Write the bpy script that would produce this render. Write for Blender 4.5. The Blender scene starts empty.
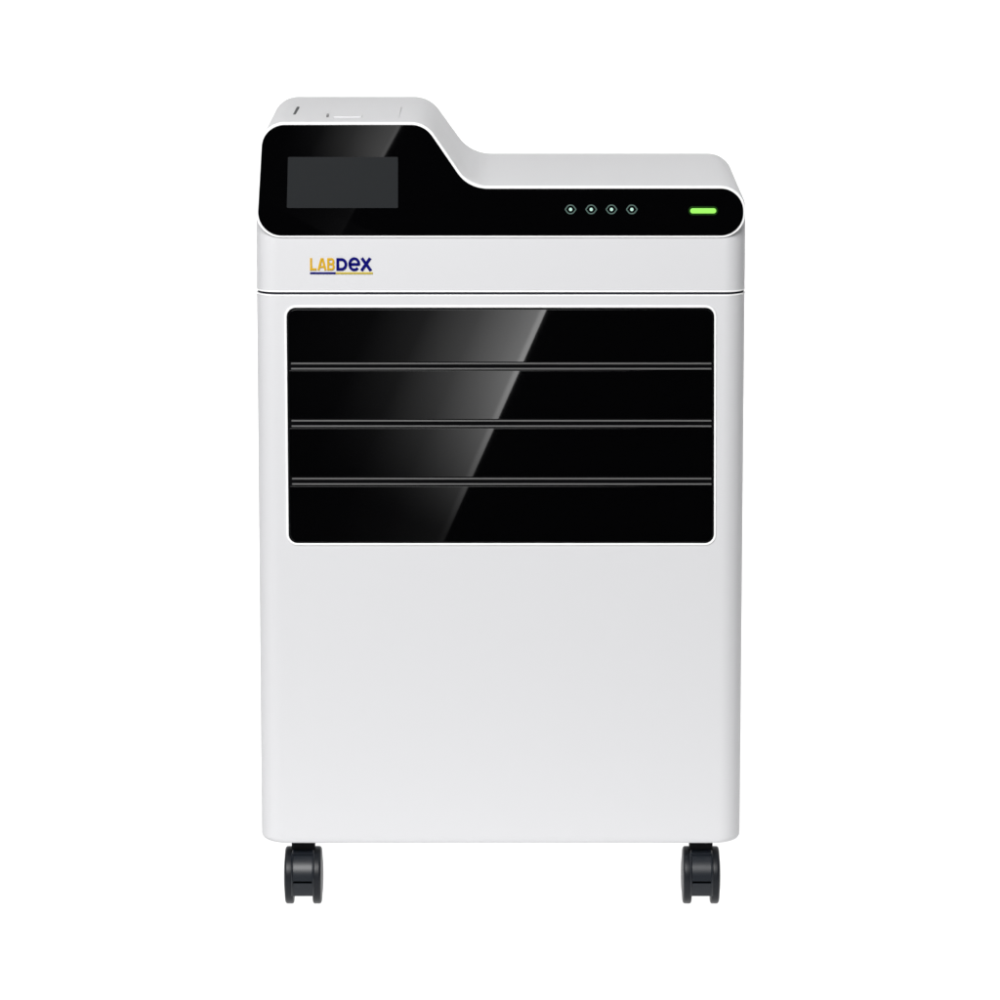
import bpy, bmesh, math
from mathutils import Vector, Matrix

# ------------------------------------------------------------------ camera
S = 0.0012                    # metres per photo pixel on the front face
F = 4700.0                    # focal length in photo pixels (1000 px frame)
D = F * S
PITCH = math.radians(10.5)
CX, CZ = 0.0, 0.0             # CZ is solved below so that the wheels touch z = 0
FWD = Vector((0, math.cos(PITCH), -math.sin(PITCH)))
UP = Vector((0, math.sin(PITCH), math.cos(PITCH)))
RIGHT = Vector((1, 0, 0))
WHEEL_Y = 0.036               # depth of the front wheel axles behind the front face

def solve_z0():
    # height of the frame centre on the front face, for wheel contact at photo row 902.5
    ang = PITCH + math.atan((902.5 - 500) / F)
    h = (D * math.cos(PITCH) + WHEEL_Y) * math.tan(ang)      # camera height over z = 0
    return h - D * math.sin(PITCH)
Z0 = solve_z0()
CAM = Vector((0, 0, Z0)) - FWD * D

def ray(px, py):
    return FWD + RIGHT * ((px - 500) / F) - UP * ((py - 500) / F)
def on_y(px, py, y=0.0):
    d = ray(px, py); t = (y - CAM.y) / d.y
    p = CAM + d * t
    return (p.x, p.z)
def on_z(px, py, z):
    d = ray(px, py); t = (z - CAM.z) / d.z
    p = CAM + d * t
    return (p.x, p.y)

scene = bpy.context.scene
COL = scene.collection
cam_d = bpy.data.cameras.new("camera")
cam_d.sensor_width = 36.0
cam_d.lens = 36.0 * F / 1000.0
cam_d.clip_start, cam_d.clip_end = 0.1, 100.0
cam = bpy.data.objects.new("camera", cam_d)
COL.objects.link(cam)
cam.location = CAM
cam.rotation_euler = (math.pi / 2 - PITCH, 0, 0)
scene.camera = cam

# ------------------------------------------------------------------ world, view, lamps
world = bpy.data.worlds.new("World"); scene.world = world
world.use_nodes = True
bg = world.node_tree.nodes["Background"]
bg.inputs["Color"].default_value = (0.9, 0.95, 1.0, 1)
bg.inputs["Strength"].default_value = 0.012          # a dark studio round the lit sweep
scene.view_settings.view_transform = "Standard"
scene.view_settings.look = "None"
scene.view_settings.exposure = 0
scene.view_settings.gamma = 1
scene.view_settings.use_curve_mapping = False
scene.cycles.use_denoising = True
scene.cycles.max_bounces = 10

def area(name, loc, size, power, matrix=None, target=None, color=(1, 1, 1)):
    l = bpy.data.lights.new(name, "AREA")
    l.shape = "RECTANGLE"; l.size, l.size_y = size
    l.energy = power; l.color = color
    o = bpy.data.objects.new(name, l); COL.objects.link(o)
    if matrix is not None:
        o.matrix_world = matrix
    else:
        o.location = loc
        o.rotation_euler = (Vector(target) - Vector(loc)).to_track_quat("-Z", "Y").to_euler()
    return o

# added lamps under and behind the translucent sweep, to make the pure white ground
area("under_ground_fill", (0, 0.7, -0.9), (5.6, 3.6), 97, target=(0, 0.7, 5))
area("behind_ground_fill", (0, 3.0, 0.4), (5.6, 3.0), 108, target=(0, -5, 0.4))
# big soft key over the camera, a little to the left
area("key_softbox", (-0.95, -2.8, 2.85), (2.4, 1.4), 206, target=(0, 0, 0.45))
area("side_fill", (2.0, 0.5, 2.4), (1.2, 1.0), 14, target=(0, 0.2, 0.8))  # added fill that lifts the step's slope and the right side

def strip_lamp(name, p_top, p_bot, t, width, power, ramp, span, dim):
    """a slanted softbox standing low in front of the machine; its mirror image in the black
    glass runs from photo point p_top to p_bot"""
    a, b = Vector((on_y(*p_top, t))), Vector((on_y(*p_bot, t)))
    A, B = Vector((a.x, -t, a.y)), Vector((b.x, -t, b.y))
    ya = (A - B).normalized(); za = Vector((0, -1, 0)); xa = ya.cross(za)
    c = (A + B) / 2 - xa * (width / 2)
    m = Matrix((xa, ya, za)).transposed().to_4x4(); m.translation = c
    o = area(name, None, (width, (A - B).length), power, matrix=m)
    l = o.data; l.use_nodes = True; nt = l.node_tree; n = nt.nodes
    em = n["Emission"]
    g = n.new("ShaderNodeNewGeometry"); sp = n.new("ShaderNodeSeparateXYZ")
    nt.links.new(g.outputs["Parametric"], sp.inputs[0])
    cr = n.new("ShaderNodeValToRGB"); e = cr.color_ramp.elements
    e[0].position = 0.0; e[0].color = (0, 0, 0, 1)
    e[1].position = 1.0; e[1].color = (1, 1, 1, 1)
    for pos, v in ramp:
        k = e.new(pos); k.color = (v, v, v, 1)
    nt.links.new(sp.outputs["X"], cr.inputs[0])
    r = n.new("ShaderNodeMapRange"); r.interpolation_type = "SMOOTHSTEP"
    r.inputs["From Min"].default_value, r.inputs["From Max"].default_value = span
    r.inputs["To Min"].default_value = dim; r.inputs["To Max"].default_value = 1.0
    nt.links.new(sp.outputs["Y"], r.inputs["Value"])
    mu = n.new("ShaderNodeMath"); mu.operation = "MULTIPLY"
    nt.links.new(cr.outputs[0], mu.inputs[0]); nt.links.new(r.outputs[0], mu.inputs[1])
    nt.links.new(mu.outputs[0], em.inputs["Strength"])
    return o
strip_lamp("low_strip_softbox", (547.5, 307), (400, 640), 2.2, 0.40, 4.7,
           [(0.35, 0.008), (0.55, 0.048), (0.75, 0.20), (0.90, 0.44), (0.972, 0.60), (0.986, 1.0)], (0.30, 0.88), 0.03)
strip_lamp("small_strip_softbox", (406, 116), (338, 240), 3.5, 0.185, 0.30,
           [(0.3, 0.05), (0.6, 0.28), (0.96, 0.75), (0.98, 1.0)], (0.2, 0.75), 0.04)

# ------------------------------------------------------------------ materials
def principled(name, color, rough=0.5, spec=0.5, metallic=0.0, bump=0.0, scale=400.0, coat=0.0, var=0.0):
    m = bpy.data.materials.new(name); m.use_nodes = True
    nt = m.node_tree; b = nt.nodes["Principled BSDF"]
    b.inputs["Base Color"].default_value = (*color, 1)
    b.inputs["Roughness"].default_value = rough
    b.inputs["Specular IOR Level"].default_value = spec
    b.inputs["Metallic"].default_value = metallic
    b.inputs["Coat Weight"].default_value = coat
    if bump or var:
        tc = nt.nodes.new("ShaderNodeTexCoord"); no = nt.nodes.new("ShaderNodeTexNoise")
        no.inputs["Scale"].default_value = scale; no.inputs["Detail"].default_value = 3
        nt.links.new(tc.outputs["Object"], no.inputs["Vector"])
        if bump:
            bp = nt.nodes.new("ShaderNodeBump"); bp.inputs["Strength"].default_value = bump
            bp.inputs["Distance"].default_value = 0.0004
            nt.links.new(no.outputs["Fac"], bp.inputs["Height"])
            nt.links.new(bp.outputs["Normal"], b.inputs["Normal"])
        if var:
            mr = nt.nodes.new("ShaderNodeMapRange")
            mr.inputs["To Min"].default_value = rough - var; mr.inputs["To Max"].default_value = rough + var
            nt.links.new(no.outputs["Fac"], mr.inputs["Value"])
            nt.links.new(mr.outputs[0], b.inputs["Roughness"])
    return m

def emitter(name, color, strength):
    m = principled(name, (0.02, 0.03, 0.02), 0.3)
    b = m.node_tree.nodes["Principled BSDF"]
    b.inputs["Emission Color"].default_value = (*color, 1)
    b.inputs["Emission Strength"].default_value = strength
    return m

M_BODY = principled("white_plastic", (0.622, 0.622, 0.634), 0.42, 0.35, bump=0.04, scale=900, var=0.03)
M_HILITE = principled("edge_highlight_white", (0.90, 0.90, 0.90), 0.35, 0.4)  # whiter than the body, paints the bright edge highlights
M_GLASS = principled("black_glass", (0.0006, 0.0006, 0.0008), 0.015, 0.5)
M_GAP = principled("dark_gap", (0.012, 0.012, 0.02), 0.6, 0.3)
M_DEEP = principled("deep_black", (0.0015, 0.0015, 0.002), 0.6, 0.05)
M_RAIL = principled("grey_rail", (0.11, 0.11, 0.11), 0.4, 0.4)
M_SLOT = principled("slot_black", (0.012, 0.014, 0.017), 0.5, 0.2)
M_SCREEN = principled("screen_grey", (0.018, 0.0195, 0.021), 0.6, 0.08)
M_RUBBER = principled("black_castor_plastic", (0.005, 0.0075, 0.012), 0.36, 0.4, bump=0.06, scale=700)
M_TREAD = principled("black_tread", (0.004, 0.0055, 0.0085), 0.40, 0.28, bump=0.06, scale=700)
M_PLATE = principled("matt_black", (0.003, 0.003, 0.004), 0.6, 0.1)
M_YEL = principled("yellow_ink", (0.58, 0.345, 0.018), 0.5, 0.1)
M_OLIVE = principled("pale_yellow_ink", (0.50, 0.39, 0.06), 0.5, 0.1)
M_NAVY = principled("navy_ink", (0.001, 0.001, 0.13), 0.5, 0.1)
M_LED = emitter("green_led", (0.36, 1.0, 0.12), 1.0)
M_GLOW = principled("painted_green_glow", (0.006, 0.035, 0.002), 0.5, 0.1)  # green tint paints the glow around the status light
M_DOT = emitter("indicator_white", (0.62, 0.95, 0.82), 0.9)
M_RING = emitter("indicator_ring", (0.085, 0.145, 0.135), 0.8)

m = bpy.data.materials.new("translucent_sweep"); m.use_nodes = True  # lets the added lamps shine through, so the ground shows no shadow
nt = m.node_tree; nt.nodes.clear()
out = nt.nodes.new("ShaderNodeOutputMaterial"); tr = nt.nodes.new("ShaderNodeBsdfTranslucent")
df = nt.nodes.new("ShaderNodeBsdfDiffuse"); mx = nt.nodes.new("ShaderNodeMixShader")
tr.inputs["Color"].default_value = (0.95, 0.95, 0.95, 1); df.inputs["Color"].default_value = (0.9, 0.9, 0.9, 1)
mx.inputs["Fac"].default_value = 0.2
nt.links.new(tr.outputs[0], mx.inputs[1]); nt.links.new(df.outputs[0], mx.inputs[2])
nt.links.new(mx.outputs[0], out.inputs["Surface"])
M_FLOOR = m

# ------------------------------------------------------------------ mesh helpers
def link(name, bm, mat, parent=None, smooth=True, angle=35):
    bmesh.ops.remove_doubles(bm, verts=bm.verts, dist=1e-6)
    bmesh.ops.recalc_face_normals(bm, faces=bm.faces)
    me = bpy.data.meshes.new(name); bm.to_mesh(me); bm.free()
    if smooth:
        me.shade_smooth(); me.set_sharp_from_angle(angle=math.radians(angle))
    me.materials.append(mat)
    o = bpy.data.objects.new(name, me); COL.objects.link(o)
    if smooth:
        wn = o.modifiers.new("weighted_normals", "WEIGHTED_NORMAL"); wn.weight = 100; wn.keep_sharp = True
    if parent is not None:
        o.parent = parent
    return o

def fillet(pts, radii, n=14):
    """closed polygon with rounded corners; works for convex and concave corners"""
    out = []; N = len(pts)
    for i in range(N):
        p = Vector(pts[i]); a = Vector(pts[i - 1]); b = Vector(pts[(i + 1) % N]); r = radii[i]
        if r <= 0:
            out.append(p.copy()); continue
        u = (a - p).normalized(); v = (b - p).normalized()
        ang = u.angle(v); t = r / math.tan(ang / 2)
        c = p + (u + v).normalized() * (r / math.sin(ang / 2))
        s = p + u * t - c; e = p + v * t - c
        a0 = math.atan2(s.y, s.x); da = math.atan2(e.y, e.x) - a0
        while da > math.pi: da -= 2 * math.pi
        while da < -math.pi: da += 2 * math.pi
        for k in range(n + 1):
            q = a0 + da * k / n
            out.append(c + Vector((math.cos(q), math.sin(q))) * r)
    return out

def area2(o):
    return sum(o[i - 1].x * o[i].y - o[i].x * o[i - 1].y for i in range(len(o)))
def offset(o, d):
    """grow (d > 0) or shrink a dense closed outline"""
    s = 1 if area2(o) > 0 else -1; res = []
    N = len(o)
    for i in range(N):
        e1 = (o[i] - o[i - 1]); e2 = (o[(i + 1) % N] - o[i])
        if e1.length < 1e-9: e1 = e2
        if e2.length < 1e-9: e2 = e1
        n1 = Vector((e1.y, -e1.x)).normalized() * s; n2 = Vector((e2.y, -e2.x)).normalized() * s
        n = n1 + n2; n = n / max(0.2, n.length_squared / 2)
        res.append(o[i] + n * d)
    return res

def loft(bm, rings, cap0=True, cap1=True):
    vs = [[bm.verts.new(p) for p in r] for r in rings]
    N = len(vs[0])
    for a, b in zip(vs, vs[1:]):
        for i in range(N):
            j = (i + 1) % N
            bm.faces.new((a[i], a[j], b[j], b[i]))
    if cap0: bm.faces.new(vs[0])
    if cap1: bm.faces.new(vs[-1])
    return vs

def plate(outline, y_back, y_front, bevel=0.0008, seg=3):
    """an outline in (x, z) with thickness along y and a rounded front edge"""
    bm = bmesh.new()
    rings = [[(p.x, y_back, p.y) for p in outline]]
    for k in range(seg + 1):
        a = math.pi / 2 * k / seg
        o = offset(outline, -bevel * (1 - math.cos(a)))
        y = y_front + bevel * (1 - math.sin(a))
        rings.append([(p.x, y, p.y) for p in o])
    loft(bm, rings)
    return bm

def ring_plate(inner, outer, y_back, y_front, bevel=0.0008):
    bm = bmesh.new()
    o2 = offset(outer, -bevel); i2 = offset(inner, bevel)
    rs = [[(p.x, y_back, p.y) for p in outer], [(p.x, y_front + bevel, p.y) for p in outer],
          [(p.x, y_front + bevel * .3, p.y) for p in offset(outer, -bevel * .3)],
          [(p.x, y_front, p.y) for p in o2], [(p.x, y_front, p.y) for p in i2],
          [(p.x, y_front + bevel * .3, p.y) for p in offset(inner, bevel * .3)],
          [(p.x, y_front + bevel, p.y) for p in inner], [(p.x, y_back, p.y) for p in inner]]
    vs = loft(bm, rs, False, False)
    N = len(outer)
    for i in range(N):
        j = (i + 1) % N
        bm.faces.new((vs[-1][i], vs[-1][j], vs[0][j], vs[0][i]))
    return bm

def px_outline(pts, radii, y=0.0, n=14):
    return fillet([on_y(x, z, y) for x, z in pts], [r * S for r in radii], n)
def px_rect(x0, y0, x1, y1, r, y=0.0, n=10):
    return px_outline([(x0, y0), (x1, y0), (x1, y1), (x0, y1)], [r] * 4, y, n)

# ------------------------------------------------------------------ ground: translucent sweep
bm = bmesh.new()
prof = [(-0.65 + 0.1 * k, 0.0) for k in range(21)]
y_s, R = prof[-1][0], 0.6
for k in range(1, 25):
    a = math.pi / 2 * k / 24
    prof.append((y_s + R * math.sin(a), R * (1 - math.cos(a))))
prof.append((prof[-1][0], 1.32))
rows = [[bm.verts.new((x, y, z)) for x in (-2.6, -1.3, 0, 1.3, 2.6)] for y, z in prof]
for a, b in zip(rows, rows[1:]):
    for i in range(4):
        bm.faces.new((a[i], a[i + 1], b[i + 1], b[i]))
floor = link("ground", bm, M_FLOOR)
floor["kind"] = "structure"

# ------------------------------------------------------------------ the machine
root = bpy.data.objects.new("air_purifier", None); COL.objects.link(root)
root.location = (0, 0, 0)
root["label"] = "white wheeled air purifier cabinet with black slatted grille and stepped black glass control panel"
root["category"] = "air purifier"

DEPTH = 0.372
X_L, _ = on_y(257.0, 300, 0.028); X_R, _ = on_y(744.6, 300, 0.028)
XC, W = (X_L + X_R) / 2, X_R - X_L
Z_SEAM = on_y(500, 293.4)[1]
Z_BOT = on_y(500, 843.5)[1]
RC = 0.026                                     # plan radius of the vertical corners

def plan(dx, dy, n=10, r=RC):
    return fillet([(X_L + dx, dy), (X_R - dx, dy), (X_R - dx, DEPTH - dy), (X_L + dx, DEPTH - dy)], [r] * 4, n)

# body
bm = bmesh.new(); rings = []
RB, RBY = 0.0085, 0.003
for k in range(11):
    a = math.pi / 2 * k / 10
    o = plan(RB * (1 - math.sin(a)), RBY * (1 - math.sin(a)))
    rings.append([(p.x, p.y, Z_BOT + RB * (1 - math.cos(a))) for p in o])
zt = Z_SEAM - 0.0015
for k in range(5):
    a = math.pi / 2 * k / 4
    o = plan(0.0022 * (1 - math.cos(a)), 0.0022 * (1 - math.cos(a)))
    rings.append([(p.x, p.y, zt - 0.0022 * (1 - math.sin(a))) for p in o])
loft(bm, rings)
body = link("body", bm, M_BODY, root)

# dark gasket in the seam
bm = bmesh.new(); o = plan(0.0013, 0.0013)
loft(bm, [[(p.x, p.y, Z_SEAM - 0.0024) for p in o], [(p.x, p.y, Z_SEAM + 0.0024) for p in o]])
link("seam_gasket", bm, M_GAP, root)

# added white beads that paint the highlight along both seam edges
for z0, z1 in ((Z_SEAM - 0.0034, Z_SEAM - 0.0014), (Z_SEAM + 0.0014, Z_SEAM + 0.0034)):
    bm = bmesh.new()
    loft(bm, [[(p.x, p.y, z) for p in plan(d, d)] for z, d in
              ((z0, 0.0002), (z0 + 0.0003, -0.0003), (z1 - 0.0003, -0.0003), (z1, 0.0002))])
    link("seam_highlight", bm, M_HILITE, root)

# head: stepped profile, rounded vertical corners front and back
P = [(263.0, 124.5), (424.4, 124.5), (468.2, 188.3), (743.2, 188.3), (743.2, 235.3), (256.8, 235.3)]
glass_o = px_outline(P, [23, 26, 35, 22.5, 22.5, 23])
rim_o = offset(glass_o, 2.4 * S)
zh = Z_SEAM + 0.0015
top_l = Vector(on_y(262.0, 122.2)); top_b = Vector(on_y(425.2, 122.2)); top_c = Vector(on_y(469.0, 186.0)); top_r = Vector(on_y(745.0, 186.0))
head_prof = fillet([(X_L, zh), (X_L + 0.0005, on_y(0, 205)[1]), (top_l.x, top_l.y), (top_b.x, top_b.y), (top_c.x, top_c.y), (X_R, top_r.y), (X_R, zh)],
                   [0.0025, 0.02, 25 * S, 31 * S, 40 * S, 25 * S, 0.0025], 14)
def head_slice(ins):
    res = []
    for p in head_prof:
        u = (p.x - XC) / (W / 2)
        w = min(1, max(0, (abs(u) - 0.72) / 0.28)); w = w * w * (3 - 2 * w)
        # only the sides and the outer top corners move in
        res.append((p.x - math.copysign(1, u) * ins * w, p.y))
    return res
bm = bmesh.new(); rings = []
NB = 10
y_f = 0.0
for k in range(NB + 1):
    a = math.pi / 2 * k / NB
    rings.append([(x, y_f + RC * (1 - math.cos(a)), z) for x, z in head_slice(RC * (1 - math.sin(a)))])
for k in range(NB + 1):
    a = math.pi / 2 * (1 - k / NB)
    b = 0.006 * (1 - math.sin(a))
    rings.append([(x, DEPTH - RC * (1 - math.cos(a)), z - (b if z > zh + 0.03 else 0)) for x, z in head_slice(RC * (1 - math.sin(a)))])
z_lo, z_hi = top_c.y, top_l.y                  # the raised part falls slightly towards the back
rings = [[(x, y, z - 0.0045 * (y / DEPTH) * min(1, max(0, (z - z_lo) / (z_hi - z_lo)))) for x, y, z in r] for r in rings]
loft(bm, rings)
head = link("head_cover", bm, M_BODY, root)

# front fascia (rim plate, edge highlight painted as whiter plastic) and the black glass on it
fascia = link("fascia_rim", plate(rim_o, 0.0022, -0.0018, 0.0010), M_HILITE, root)
link("fascia_frame", plate(offset(rim_o, -0.0003), 0.030, 0.0018, 0.0004), M_BODY, root)
glass = link("control_panel", plate(glass_o, -0.0012, -0.0030, 0.0007), M_GLASS, root)

YG = -0.0030
scr = link("display_screen", plate(px_outline([(288, 157), (398, 157), (398, 208), (286.8, 208)], [1, 1, 1, 1], YG, 4), YG + .0004, YG - .0004, 0.0002), M_SCREEN, glass)

# indicator lamps: eye-shaped ring with a lit dot
def eye_outline(cx, cy, hw, hh):
    pts = [(cx - hw, cy), (cx - hw * .42, cy - hh), (cx + hw * .42, cy - hh), (cx + hw, cy), (cx + hw * .42, cy + hh), (cx - hw * .42, cy + hh)]
    return px_outline(pts, [1.2, 4.2, 4.2, 1.2, 4.2, 4.2], YG, 5)
for cx in (570.6, 591.2, 611.5, 631.8):
    oo = eye_outline(cx, 209.4, 6.1, 4.8)
    ind = link("indicator", ring_plate(offset(oo, -1.15 * S), oo, YG + .0004, YG - .0004, 0.00015), M_RING, glass)
    c = on_y(cx, 209.4, YG)
    dot = [Vector((c[0] + math.cos(q) * 1.65 * S, c[1] + math.sin(q) * 1.65 * S)) for q in [2 * math.pi * k / 20 for k in range(20)]]
    link("indicator_dot", plate(dot, YG + .0004, YG - .0008, 0.0003), M_DOT, ind)

# green status light inside a ring tinted to paint its glow
lens = link("status_glow", plate(px_rect(688.4, 206.3, 718.0, 215.2, 4.4, YG, 10), YG + .0004, YG - .0004, 0.0003), M_GLOW, glass)
link("status_light", plate(px_rect(690.2, 208.2, 716.2, 213.3, 2.5, YG, 10), YG + .0004, YG - .0016, 0.0008), M_LED, lens)

# ------------------------------------------------------------------ grille
GP = [(286.7, 307.7), (714.2, 307.7), (713.8, 543.0), (288.9, 543.0)]
g_in = px_outline(GP, [9, 9, 9, 9])
g_out = offset(g_in, 2.3 * S)
link("grille_rim", ring_plate(g_in, g_out, 0.004, -0.0014, 0.0008), M_HILITE, root)  # highlight of the grille edge put into the whiter colour
grille = link("front_grille", plate(offset(g_in, 0.2 * S), 0.004, -0.0004, 0.0002), M_DEEP, root)
rows_px = [(309.2, 361.6), (370.4, 418.8), (428.0, 476.6), (486.0, 541.6)]
for i, (ya, yb) in enumerate(rows_px):
    def lx(y): return 288.2 + (y - 308) / 234 * 2.2
    def rx(y): return 712.9 - (y - 308) / 234 * 0.4
    rad = [8 if i == 0 else .8, 8 if i == 0 else .8, 8 if i == 3 else .8, 8 if i == 3 else .8]
    o = px_outline([(lx(ya), ya), (rx(ya), ya), (rx(yb), yb), (lx(yb), yb)], rad, 0.0, 8)
    link("slat", plate(o, -0.0002, -0.0026, 0.0003), M_GLASS, grille)
for y in (363.4, 368.6, 420.6, 426.0, 478.5, 483.9):
    o = px_rect(290.6 + (y - 308) / 234 * 2, y - 0.75, 711.4, y + 0.75, 0.5, 0.0, 3)
    link("slat_rail", plate(o, -0.0002, -0.0024, 0.0004), M_RAIL, grille)

# ------------------------------------------------------------------ logo lettering
LX, LY, LK = 300.0, 245.0, 0.08
def lp(X, Y): return Vector(on_y(LX + X * LK, LY + Y * LK))
def stroke(bm, pts, w, closed=False):
    pts = [lp(*p) for p in pts]; w = w * LK * S / 2; N = len(pts)
    L, Rr = [], []
    for i in range(N):
        if closed or 0 < i < N - 1:
            e1 = (pts[i] - pts[i - 1]).normalized(); e2 = (pts[(i + 1) % N] - pts[i]).normalized()
        elif i == 0:
            e1 = e2 = (pts[1] - pts[0]).normalized()
        else:
            e1 = e2 = (pts[-1] - pts[-2]).normalized()
        n = Vector((-e1.y, e1.x)) + Vector((-e2.y, e2.x)); n = n / max(0.5, n.length_squared / 2)
        L.append(pts[i] + n * w); Rr.append(pts[i] - n * w)
    y0, y1 = 0.0003, -0.0009 - 0.00002 * stroke.k
    stroke.k = (stroke.k + 1) % 7
    rings = []
    vs = [[bm.verts.new((a.x, y0, a.y)), bm.verts.new((a.x, y1, a.y)), bm.verts.new((b.x, y1, b.y)), bm.verts.new((b.x, y0, b.y))] for a, b in zip(L, Rr)]
    rng = range(N) if closed else range(N - 1)
    for i in rng:
        a, b = vs[i], vs[(i + 1) % N]
        for k in range(4):
            bm.faces.new((a[k], a[(k + 1) % 4], b[(k + 1) % 4], b[k]))
    if not closed:
        bm.faces.new(vs[0]); bm.faces.new(vs[-1])
stroke.k = 0
def arc(cx, cy, rx, ry, a0, a1, n=16):
    return [(cx + rx * math.cos(math.radians(a0 + (a1 - a0) * k / n)), cy - ry * math.sin(math.radians(a0 + (a1 - a0) * k / n))) for k in range(n + 1)]
letters = [
    ("letter_l", M_YEL, [([(138, 163), (138, 303), (206, 303)], 27, False)]),
    ("letter_a", M_YEL, [([(230, 316), (267, 176), (283, 176), (319, 316)], 26, False), ([(246, 272), (304, 272)], 22, False)]),
    ("letter_b", M_YEL, [([(352, 175), (390, 175)] + arc(394, 206, 24, 31, 90, -90, 10) + [(352, 237)], 25, False),
                         ([(352, 237), (390, 237)] + arc(396, 270, 25, 33, 90, -90, 10) + [(352, 303)], 25, False),
                         ([(352, 163), (352, 316)], 25, False)]),
    ("letter_d", M_NAVY, [([(472, 180), (515, 180)] + arc(518, 241, 55, 61, 90, -90, 14) + [(472, 302)], 35, True)]),
    ("letter_e", M_NAVY, [([(622, 241), (734, 241)] + arc(678, 239, 58, 70, 0, 318, 26), 34, False)]),
    ("letter_x", M_NAVY, [([(772, 162), (886, 320)], 37, False), ([(878, 162), (768, 320)], 37, False)]),
    ("underline", M_NAVY, [([(125, 351), (446, 351)], 22, False)]),
    ("underline", M_OLIVE, [([(448, 351), (910, 351)], 22, False)]),
]
logo = bpy.data.objects.new("logo", None); COL.objects.link(logo); logo.parent = root
for nm, mat, strokes in letters:
    bm = bmesh.new()
    for pts, w, cl in strokes:
        stroke(bm, pts, w, cl)
    link(nm, bm, mat, logo, smooth=False)

# ------------------------------------------------------------------ details on the top of the head
ZT = top_b.y
def top_solid(name, pts_px, radii, z0, z1, mat, bevel=0.0006, parent=None):
    o = fillet([on_z(x, y, ZT) for x, y in pts_px], radii, 8)
    bm = bmesh.new()
    drop = 0.0045 * sum(p.y for p in o) / len(o) / DEPTH
    z0 -= drop; z1 -= drop
    loft(bm, [[(p.x, p.y, z0) for p in o], [(p.x, p.y, z1 - bevel) for p in o],
              [(p.x, p.y, z1 - bevel * .3) for p in offset(o, -bevel * .3)], [(p.x, p.y, z1) for p in offset(o, -bevel)]])
    return link(name, bm, mat, parent or head)
top_solid("card_slot", [(291.6, 116.0), (294.4, 116.0), (299.5, 105.6), (296.9, 105.6)], [0.0008] * 4, ZT - .001, ZT + .0004, M_SLOT, 0.0002)
lid = top_solid("printer_lid", [(328, 119.6), (398.5, 119.6), (401.5, 105.5), (332.5, 105.5)], [0.006] * 4, ZT - .001, ZT + .0012, M_BODY, 0.0008)
top_solid("lid_grip", [(333, 117.4), (362, 117.4), (362.6, 114.6), (333.8, 114.6)], [0.003] * 4, ZT + .0002, ZT + .0018, M_BODY, 0.0005, lid)
top_solid("lid_button", [(326.2, 116.4), (328.4, 116.4), (329.0, 114.2), (326.8, 114.2)], [0.001] * 4, ZT - .001, ZT + .0018, M_RAIL, 0.0004)

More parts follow.
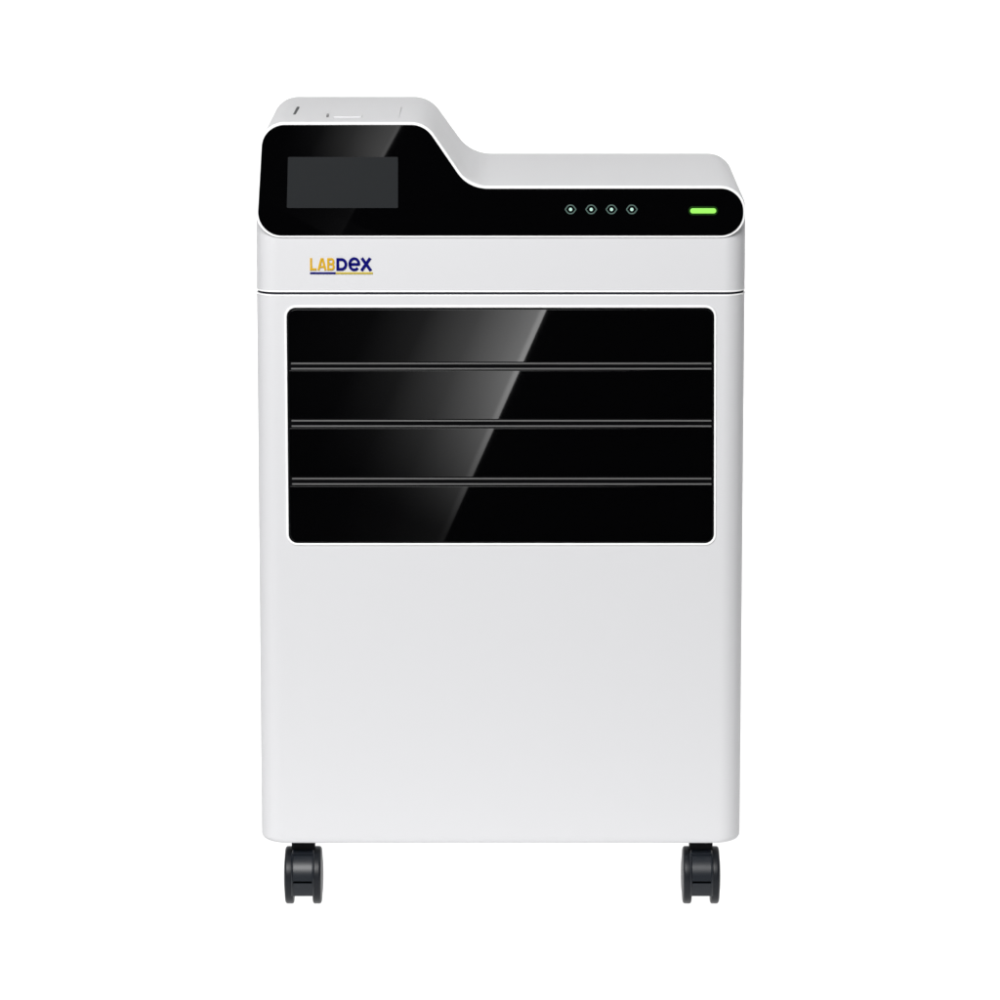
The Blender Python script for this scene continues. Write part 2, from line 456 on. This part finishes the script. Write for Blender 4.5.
# ------------------------------------------------------------------ castors
WR = 0.0352
def make_caster(x, y):
    """twin-wheel castor: hood is the part's own mesh, stem and wheels are its sub-parts"""
    hw = 0.0144
    # hood: two curved shells one above the other, seen from the front, split by a groove
    def sector(bm, a0, a1, r1, r0, hw, n=14):
        prof = [(r1, a0 + (a1 - a0) * k / n) for k in range(n + 1)] + [(r0, a1 + (a0 - a1) * k / n) for k in range(n + 1)]
        ring = [(-math.cos(math.radians(a)) * r, math.sin(math.radians(a)) * r) for r, a in prof]
        ch = 0.0012
        c0 = [( -math.cos(math.radians(a)) * (r - (ch if r == r1 else 0)), math.sin(math.radians(a)) * (r - (ch if r == r1 else 0))) for r, a in prof]
        loft(bm, [[(-hw, yy, zz) for yy, zz in c0], [(-hw + ch, yy, zz) for yy, zz in ring],
                  [(hw - ch, yy, zz) for yy, zz in ring], [(hw, yy, zz) for yy, zz in c0]])
    bm = bmesh.new()
    sector(bm, 2, 172, 0.0358, 0.0165, hw)
    sector(bm, -32, -2.5, 0.0356, 0.0160, hw)
    # raised brow under the mounting plate, and the two side ridges of the hood
    sector(bm, 56, 120, 0.0370, 0.030, hw - 0.0012)
    for sx in (-1, 1):
        b2 = bmesh.new(); sector(b2, -30, 60, 0.0374, 0.030, 0.0013); 
        for v in b2.verts: v.co.x += sx * (hw - 0.0016)
        me_ = bpy.data.meshes.new("ridge"); b2.to_mesh(me_); b2.free(); bm.from_mesh(me_); bpy.data.meshes.remove(me_)
    # core behind the groove
    bmesh.ops.create_cone(bm, cap_ends=True, segments=32, radius1=0.0235, radius2=0.0235, depth=hw * 2 - 0.002,
                          matrix=Matrix.Rotation(math.pi / 2, 4, "Y"))
    for v in bm.verts:
        v.co += Vector((x, y, WR))
    hood = link("caster", bm, M_RUBBER, root, angle=30)
    # stem and mounting plate
    bm = bmesh.new()
    zp = Z_BOT + 0.002
    o = fillet([(x - 0.0140, y - 0.012), (x + 0.0140, y - 0.012), (x + 0.0140, y + 0.016), (x - 0.0140, y + 0.016)], [0.002] * 4, 5)
    loft(bm, [[(p.x, p.y, WR + 0.033) for p in o], [(p.x, p.y, zp) for p in o]])
    link("mounting_plate", bm, M_PLATE, hood)
    # wheels
    for s in (-1, 1):
        bm = bmesh.new()
        xi, xo = 0.0114, 0.0237
        prof = [(xi + 0.0002, 0.004), (xi + 0.0002, WR - 0.0022), (xi + 0.0008, WR - 0.0008), (xi + 0.0022, WR), (xo - 0.0042, WR),
                (xo - 0.0030, WR - 0.0004), (xo - 0.0020, WR - 0.0014), (xo - 0.0014, WR - 0.0032), (xo - 0.0010, WR - 0.009),
                (xo - 0.0002, WR - 0.017), (xo, 0.008), (xo, 0.002)]
        n = 48; rings = []
        for px_, r in prof:
            rings.append([(x + s * px_, y + r * math.cos(2 * math.pi * k / n), WR + r * math.sin(2 * math.pi * k / n)) for k in range(n)])
        loft(bm, rings)
        link("wheel", bm, M_TREAD, hood, angle=40)
    return hood

def wheel_x(px):
    return on_y(px, 875, WHEEL_Y - WR * 0.6)[0]
cl = make_caster(wheel_x(303.0), WHEEL_Y)
cr = make_caster(wheel_x(701.3), WHEEL_Y)
def copy_part(o, dx, dy, parent):
    c = o.copy(); COL.objects.link(c); c.parent = parent
    for ch in list(o.children):
        d = ch.copy(); COL.objects.link(d); d.parent = c
    c.location = Vector((dx, dy, 0))
    return c
REAR_DY = 0.338 - WHEEL_Y
copy_part(cl, 0, REAR_DY, root)
copy_part(cr, 0, REAR_DY, root)
